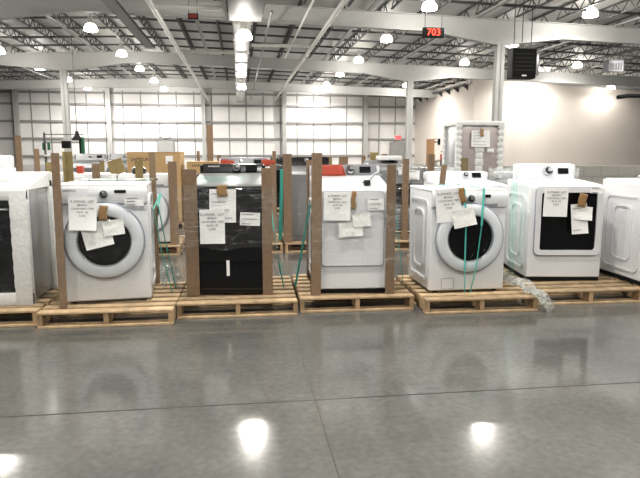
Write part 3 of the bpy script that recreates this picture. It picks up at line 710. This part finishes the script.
# ------------------------------------------------------------------ second row and beyond
front_loader('white front-loading washer in the second row left of the black washer', (-1.27, 8.38, PZ), .70, .95, .70, .45, .30, .17, dial_dx=0., disp=(.15, .24))
dryer('steel top-loading washer in the second row behind a brown post', (1.0, 8.4, PZ), .70, .98, .72, 0, 'steel', panel=(-.3, .3, .08, .93), slope=.08, ch=.12, console_m='black', kick=.0, name='top_load_washer', cat='washer')
dryer('grey-topped top-loading washer behind the black washer', (.07, 8.4, PZ), .74, .96, .72, 0, 'white', panel=(-.3, .3, .1, .9), slope=.08, ch=.135, console_m='grey_mid', name='top_load_washer', cat='washer', dial_dx=-.05)
for sx, l in ((-.24, 'left'), (.36, 'right')):
    o = MB().grid(lambda u, v: Vector(((u - .5) * .2, .01 * math.sin(u * 9), v * .1 + .012 * math.sin(u * 5))), 6, 3).build('red_sheet', 'red'); so = o.modifiers.new('s', 'SOLIDIFY'); so.thickness = .004
    o.location = (.07 + sx, 8.94, 1.17); tag(o, 'orange-red sheet over the %s end of the console behind the black washer' % l, 'sheet')
dryer('white dryer with dark display at the left edge behind the front row', (-3.5, 8.35, PZ), .72, .97, .72, 0, 'white', win=(-.3, .3, .26, .9), slope=.06, ch=.18, console_w=.66, disp_dx=.1, dial_dx=-.2)
front_loader('white front-loading washer behind the foam-cornered appliance', (-2.68, 8.4, PZ), .68, .97, .70, .45, .30, .17)
front_loader('white front-loading washer behind the leftmost front-row washer', (-1.97, 8.4, PZ), .66, .96, .70, .45, .29, .17)
dryer('white dryer whose console shows above the teal-strapped washer', (2.55, 6.24, PZ), .74, .90, .72, 0, 'white', panel=(-.3, .3, .2, .88), slope=.03, ch=.10, console_w=.74, dial_dx=.1, disp_dx=.24)
dryer('black dryer in the third row behind the steel washer', (1.07, 13.55, PZ), .70, .96, .72, 0, 'black', win=(-.28, .28, .3, .85), slope=.04, ch=.13, console_m='black')
for x_, l in ((-3.3, 'left'), (-2.55, 'right')):
    dryer('grey dryer in the third row above the leftmost washer, %s of two' % l, (x_, 13.5, PZ), .68, 1.02, .7, 0, 'steel', panel=(-.28, .28, .2, .9), slope=.05, ch=.14, console_m='steel_lt')
front_loader('grey front-loading washer under film right of the generator', (3.70, 11.0, PZ), .68, .95, .7, .45, .29, .17, body='steel')
# blob wrapped machine between strapped washer and dryer
t = thing('wrapped_machine', 'dark machine under clear film between the strapped washer and the dryer', 'appliance', (3.40, 6.36, PZ))
MB().box(-.34, .34, 0, .66, 0, .93, .03).build('body', 'grey_plastic', t); MB().box(-.3, .3, -.02, 0, .3, .85, .02).build('door', 'black', t)
MB().box(-.34, .34, .5, .66, .93, 1.02, .02).build('console', 'steel_lt', t)
wrap('milky film over the dark machine between the strapped washer and the dryer', 3.02, 3.78, 6.31, 7.05, .9, 1.21, 'film_heavy', .015)

# wrapped generator in the right gap
g = thing('portable_generator', 'black portable engine unit on a second-row pallet right of the white top loader', 'generator', (2.52, 8.45, PZ))
fr = MB()
for y in (0, .5):
    fr.tube([(-.33, y, .08), (-.33, y, .72), (-.29, y, .76), (.29, y, .76), (.33, y, .72), (.33, y, .08), (-.33, y, .08)], .018, 8)
for x_, z in ((-.33, .1), (.33, .1), (-.3, .76), (.3, .76)): fr.tube([(x_, 0, z), (x_, .5, z)], .018, 8)
fr.build('tube_frame', 'black', g)
MB().box(-.25, .25, .04, .46, .47, .72, .05, 3).build('fuel_tank', 'black_gloss', g)
MB().box(-.26, .0, .06, .44, .1, .44, .03).build('engine_block', 'steel', g)
for k in range(6): MB().box(-.28, .02, .03, .47, .14 + k * .045, .155 + k * .045).build('cooling_fin', 'grey_plastic', g)
MB().lathe([(0, .0), (.15, .0), (.16, .03), (.16, .26), (.12, .28), (0, .28)], 'x', (.01, .25, .27), 20).build('alternator', 'black_rough', g)
for s_ in (-1, 1): MB().lathe([(.0, 0), (.1, 0), (.13, .02), (.13, .06), (.1, .08), (0, .08)], 'x', (s_ * .36 - .04, .4, .131), 20).build('wheel', 'rubber', g)
MB().box(-.1, .26, -.02, .02, .2, .44, .01).build('socket_panel', 'steel_lt', g)
wrap('clear film around the black engine unit on the second-row pallet', 2.14, 2.90, 8.40, 9.0, .15, 1.12, 'film', .02)
paper('white sheet taped to the film of the black engine unit', 8.36, 2.36, 2.55, 1.0, 1.13, None, R(3), .01, name='loose_sheet', nl=2)
# cartons
def carton(label, x, y, w, d, h, txt=None, lab=False, z=PZ, ts=.07, tx=0, m='carton'):
    t = thing('carton', label, 'box', (x, y, z))
    MB().box(-w / 2, w / 2, 0, d, 0, h, .006, 1).build('box_body', m, t)
    MB().box(-w / 2 - .004, w / 2 + .004, -.004, d * .5 - .003, h, h + .008).box(-w / 2 - .004, w / 2 + .004, d * .5 + .003, d + .004, h, h + .008).build('top_flaps', m, t)
    MB().box(-.03, .03, -.006, d, h + .008, h + .009).build('packing_tape', 'tape', t)
    if txt: text(txt, ts, 'lettering', 'ink', t, (tx, -.004, h - (.12 if ts > .06 else .06)))
    if lab: MB().box(w * .22, w * .36, -.004, 0, h - .2, h - .06).build('white_label', 'paper', t)
    return t
carton('big brown carton lettered in black behind the leftmost washer', -1.49, 10.95, .92, .8, 1.24, 'SAMSUNG', True, ts=.085, tx=-.2)
carton('smaller brown carton with a dark mark left of the black washer', -.56, 10.85, .72, .7, 1.07, 'SAMSUNG', ts=.055, tx=-.14)
lc = MB().box(-.1, .1, 0, .03, 0, .2, .004, 1); lc.box(-.015, .015, -.004, 0, 0, .2)
o = lc.build('cardboard_slab', 'kraft_olive'); o.location = (-1.63, 8.5, 1.094); o.rotation_euler = (R(-8), R(-18), 0); tag(o, 'brown cardboard slab tilted on a washer behind the leftmost one', 'cardboard')
o = thing('black_bag', 'small crumpled black plastic on the second-row washer by the carton', 'bag', (-1.40, 8.75, 1.083))
MB().lathe([(0, 0), (.09, .0), (.11, .05), (.06, .10), (.02, .12), (.05, .15), (0, .15)], 'z', n=10).build('bag_body', 'black', o)
o = MB().box(-.04, .04, 0, .12, 0, .1, .01).build('red_box', 'red'); o.location = (-2.19, 8.7, 1.095); tag(o, 'small red box on a white machine behind the left post', 'box')
# assorted posts standing farther back
for x_, y_, top, w, m, l in (
    (-2.87, 8.3, 1.60, .075, 'kraft', 'tall brown post at the left edge behind the foam-cornered appliance'),
    (-2.76, 9.15, 1.24, .09, 'kraft_olive', 'short brown post top at left beside the front left post'),
    (-2.93, 9.2, 1.43, .07, 'kraft', 'small brown post top at left below the girts'),
    (-1.93, 8.3, 1.23, .10, 'kraft', 'broad brown post behind the top of the leftmost washer'),
    (-2.36, 10.7, 1.23, .08, 'kraft_olive', 'short post between the broad post and the tilted slab'),
    (-1.37, 8.25, 1.27, .10, 'kraft_olive', 'olive post in front of the big lettered carton'),
    (-.95, 8.3, 1.26, .115, 'kraft', 'brown post at the right of the second-row front loader'),
    (-.64, 12.5, 1.92, .12, 'kraft', 'tallest brown post, rising left of the black washer'),
    (-.91, 13.4, 1.40, .06, 'kraft', 'thin post left of the tallest post'),
    (-.48, 13.4, 1.31, .09, 'kraft', 'short dark post right of the tallest post'),
    (.73, 13.4, 1.40, .08, 'kraft', 'thin post above the black dryer in the third row'),
    (.60, 8.30, 1.36, .115, 'kraft', 'brown post at the left of the steel washer'),
    (.42, 8.3, 1.22, .07, 'kraft', 'brown post beside the right post of the black washer'),
    (1.72, 12.1, 1.28, .14, 'kraft_olive', 'squat olive post above the red sheet'),
    (2.01, 12.1, 1.28, .18, 'kraft', 'squat brown post above the grey console'),
    (2.48, 12.1, 1.31, .07, 'kraft', 'thin brown post left of the broad olive board'),
    (2.64, 12., 1.37, .15, 'kraft_olive', 'broad olive board behind the grey console'),
    (2.93, 12.2, 1.34, .1, 'kraft', 'pale post top right of the broad olive board'),
    (2.30, 8.3, 1.29, .08, 'kraft', 'brown post beside the black engine unit'),
    (3.46, 10.8, 1.34, .12, 'kraft', 'brown post in front of the wrapped grey washer below the brown door')):
    post(l, x_, y_, top - .0, w, .07, z=0.0, m=m)
pallet(2.62, 10.9, 'pallet under the grey machine with a flat white carton on top')
dryer('grey machine with a flat white carton lying on its console', (2.78, 11.05, PZ), .68, .99, .72, 0, 'steel', panel=(-.28, .28, .2, .9), slope=.06, ch=.035, console_m='grey_mid', name='top_load_washer', cat='washer')
o = MB().box(-.22, .22, 0, .36, 0, .085, .01).build('white_box', 'white_soft'); o.location = (2.93, 11.5, 1.222)
tag(o, 'flat white carton lying on a grey machine right of the olive board', 'box')
wrap('clear film around the grey machine below the flat white carton', 2.42, 3.13, 10.98, 11.85, .25, 1.16, 'film_mid', .015)
paper('white sheet on the grey machine below the flat carton', 10.94, 2.93, 3.11, .96, 1.1, None, R(-2), .01, name='loose_sheet', nl=2)
wrap('clear film around the wrapped grey washer at right', 3.32, 4.08, 10.95, 11.8, .2, 1.14, 'film_mid', .02)

# tall refrigerator in foam corners
f = thing('refrigerator', 'tall steel refrigerator in white foam corners standing by the column', 'refrigerator', (4.72, 11.5, PZ))
W, D, H = .97, .75, 1.83
MB().box(-W / 2 + .04, W / 2 - .04, .03, D - .03, .02, H - .06, .01).build('body', 'steel_lt', f)
defm('fridge_front', (.50, .44, .43), .4, metal=.3)
for s_ in (-1, 1): MB().box(s_ * .215 - .205, s_ * .215 + .205, .005, .03, .75, H - .1, .008).build('door', 'fridge_front', f)
MB().box(-.42, .42, .005, .03, .06, .73, .008).build('freezer_drawer', 'fridge_front', f)
for s_ in (-1, 1):
    for y0 in (0, D):
        q = MB(); q.box(s_ * (W / 2 - .045) - .045, s_ * (W / 2 - .045) + .045, y0 - .03, y0 + .04, 0, H)
        for k in range(15): q.box(s_ * (W / 2 - .055) - .058, s_ * (W / 2 - .055) + .058, y0 - .04, y0 + .05, .03 + k * .12, .11 + k * .12, .012)
        q.build('foam_corner', 'foam', f)
MB().box(-W / 2 - .01, W / 2 + .01, -.04, D + .05, H - .07, H + .02, .02).build('foam_cap', 'foam', f)
q = MB()
for k in range(9): q.box(-.09 + (.015 if k % 2 else 0), .09 - (.015 if k % 2 else 0), -.025, .01, .2 + k * .13, .33 + k * .13, .015)
q.build('foam_strip', 'foam', f)
MB().box(-.4, -.22, -.005, .006, .65, 1.13).build('cardboard_strip', 'kraft_olive', f)
paper('stack of white sheets taped to the front of the tall refrigerator', 11.45, 4.53, 4.91, 1.48, 1.80, None, 0, .02, nl=5, name='loose_sheet')
tape('brown tape above the sheets on the tall refrigerator', 11.42, 4.69, 4.76, 1.68, 1.83)
paper('small white label right of centre on the tall refrigerator', 11.46, 4.87, 5.01, 1.37, 1.46, None, 0, .003, name='energy_label', nl=2)
wrap('clear film around the tall foam-cornered refrigerator', 4.21, 5.23, 11.42, 12.33, .2, 1.93, 'film', .012)

# green framed work station far at left
g = thing('work_station', 'green and black framed work station near the far wall at left', 'machine frame', (-9.5, 35, 0))
MB().box(.86, 1.0, 0, .2, 0, 2.15).build('upright', 'green', g); MB().box(.76, .84, 0, .2, 0, 2.1).build('upright', 'black_rough', g)
MB().box(-1.1, -1.04, 0, .2, 0, 2.4).build('upright', 'joist', g)
MB().tube([(-1.05, .1, 2.3), (1.0, .1, 2.3)], .025, 6).tube([(-1.05, .1, 1.85), (1.0, .1, 1.85)], .025, 6).build('cross_bar', 'joist', g)
for x_ in (-1.12, -.86): MB().box(x_ - .06, x_ + .06, 0, .12, 1.45, 1.85).build('clamp_post', 'green', g)
MB().box(-.15, .28, -.1, .2, 1.55, 1.95, .03).build('monitor', 'black_rough', g)
MB().box(-1.1, 1.0, -.1, .5, 1.1, 1.2).build('worktop', 'white_soft', g)
MB().lathe([(0, .5), (.08, .48), (.12, .25), (.28, .05), (.28, 0), (0, 0)], 'z', (.65, .1, 2.0), 16).build('bell_lamp', 'rubber', g)
MB().tube([(.65, .1, 2.5), (.65, .1, 7.6)], .02, 6).build('hanging_cable', 'joist', g)
# chairs / items by the side wall
for k, (y_, z_) in enumerate(((57.5, 2.0), (55.5, 1.1))):
    o = MB().box(-.12, 0, -.25, .25, 0, .6, .02).tube([(-.1, 0, .3), (-.5, 0, .25)], .06, 6).build('wall_box', 'black_rough'); o.location = (19.5, y_, z_)
    tag(o, ('upper' if k == 0 else 'lower') + ' black box on the beige side wall right of the brown door', 'wall box')
for k, y_ in enumerate((54., 55.8)):
    t = thing('office_chair', ('nearer' if k == 0 else 'farther') + ' dark red chair against the beige side wall', 'chair', (18.9, y_, 0))
    MB().box(-.3, .3, -.3, .3, .42, .5, .02).build('seat', 'black_rough', t); MB().box(.22, .3, -.3, .3, .5, 1.1, .02).build('backrest', 'red', t)
    for sx in (-.26, .26):
        for sy in (-.26, .26): MB().box(sx - .03, sx + .03, sy - .03, sy + .03, 0, .42).build('leg', 'black_rough', t)

# ------------------------------------------------------------------ world, camera, colour
w = bpy.data.worlds.new('World'); sc.world = w; w.use_nodes = True
w.node_tree.nodes['Background'].inputs['Color'].default_value = (1, .97, .93, 1); w.node_tree.nodes['Background'].inputs['Strength'].default_value = .18
cam = bpy.data.cameras.new('Camera'); co = bpy.data.objects.new('Camera', cam); C.objects.link(co)
co.location = (0, 0, 1.40); co.rotation_euler = (PI / 2 - R(8.345), 0, -R(7.608)); cam.lens = 33.75; cam.sensor_width = 36; cam.clip_end = 300
sc.camera = co
sc.view_settings.view_transform = 'Standard'; sc.view_settings.look = 'None'; sc.view_settings.exposure = .08; sc.view_settings.gamma = .86
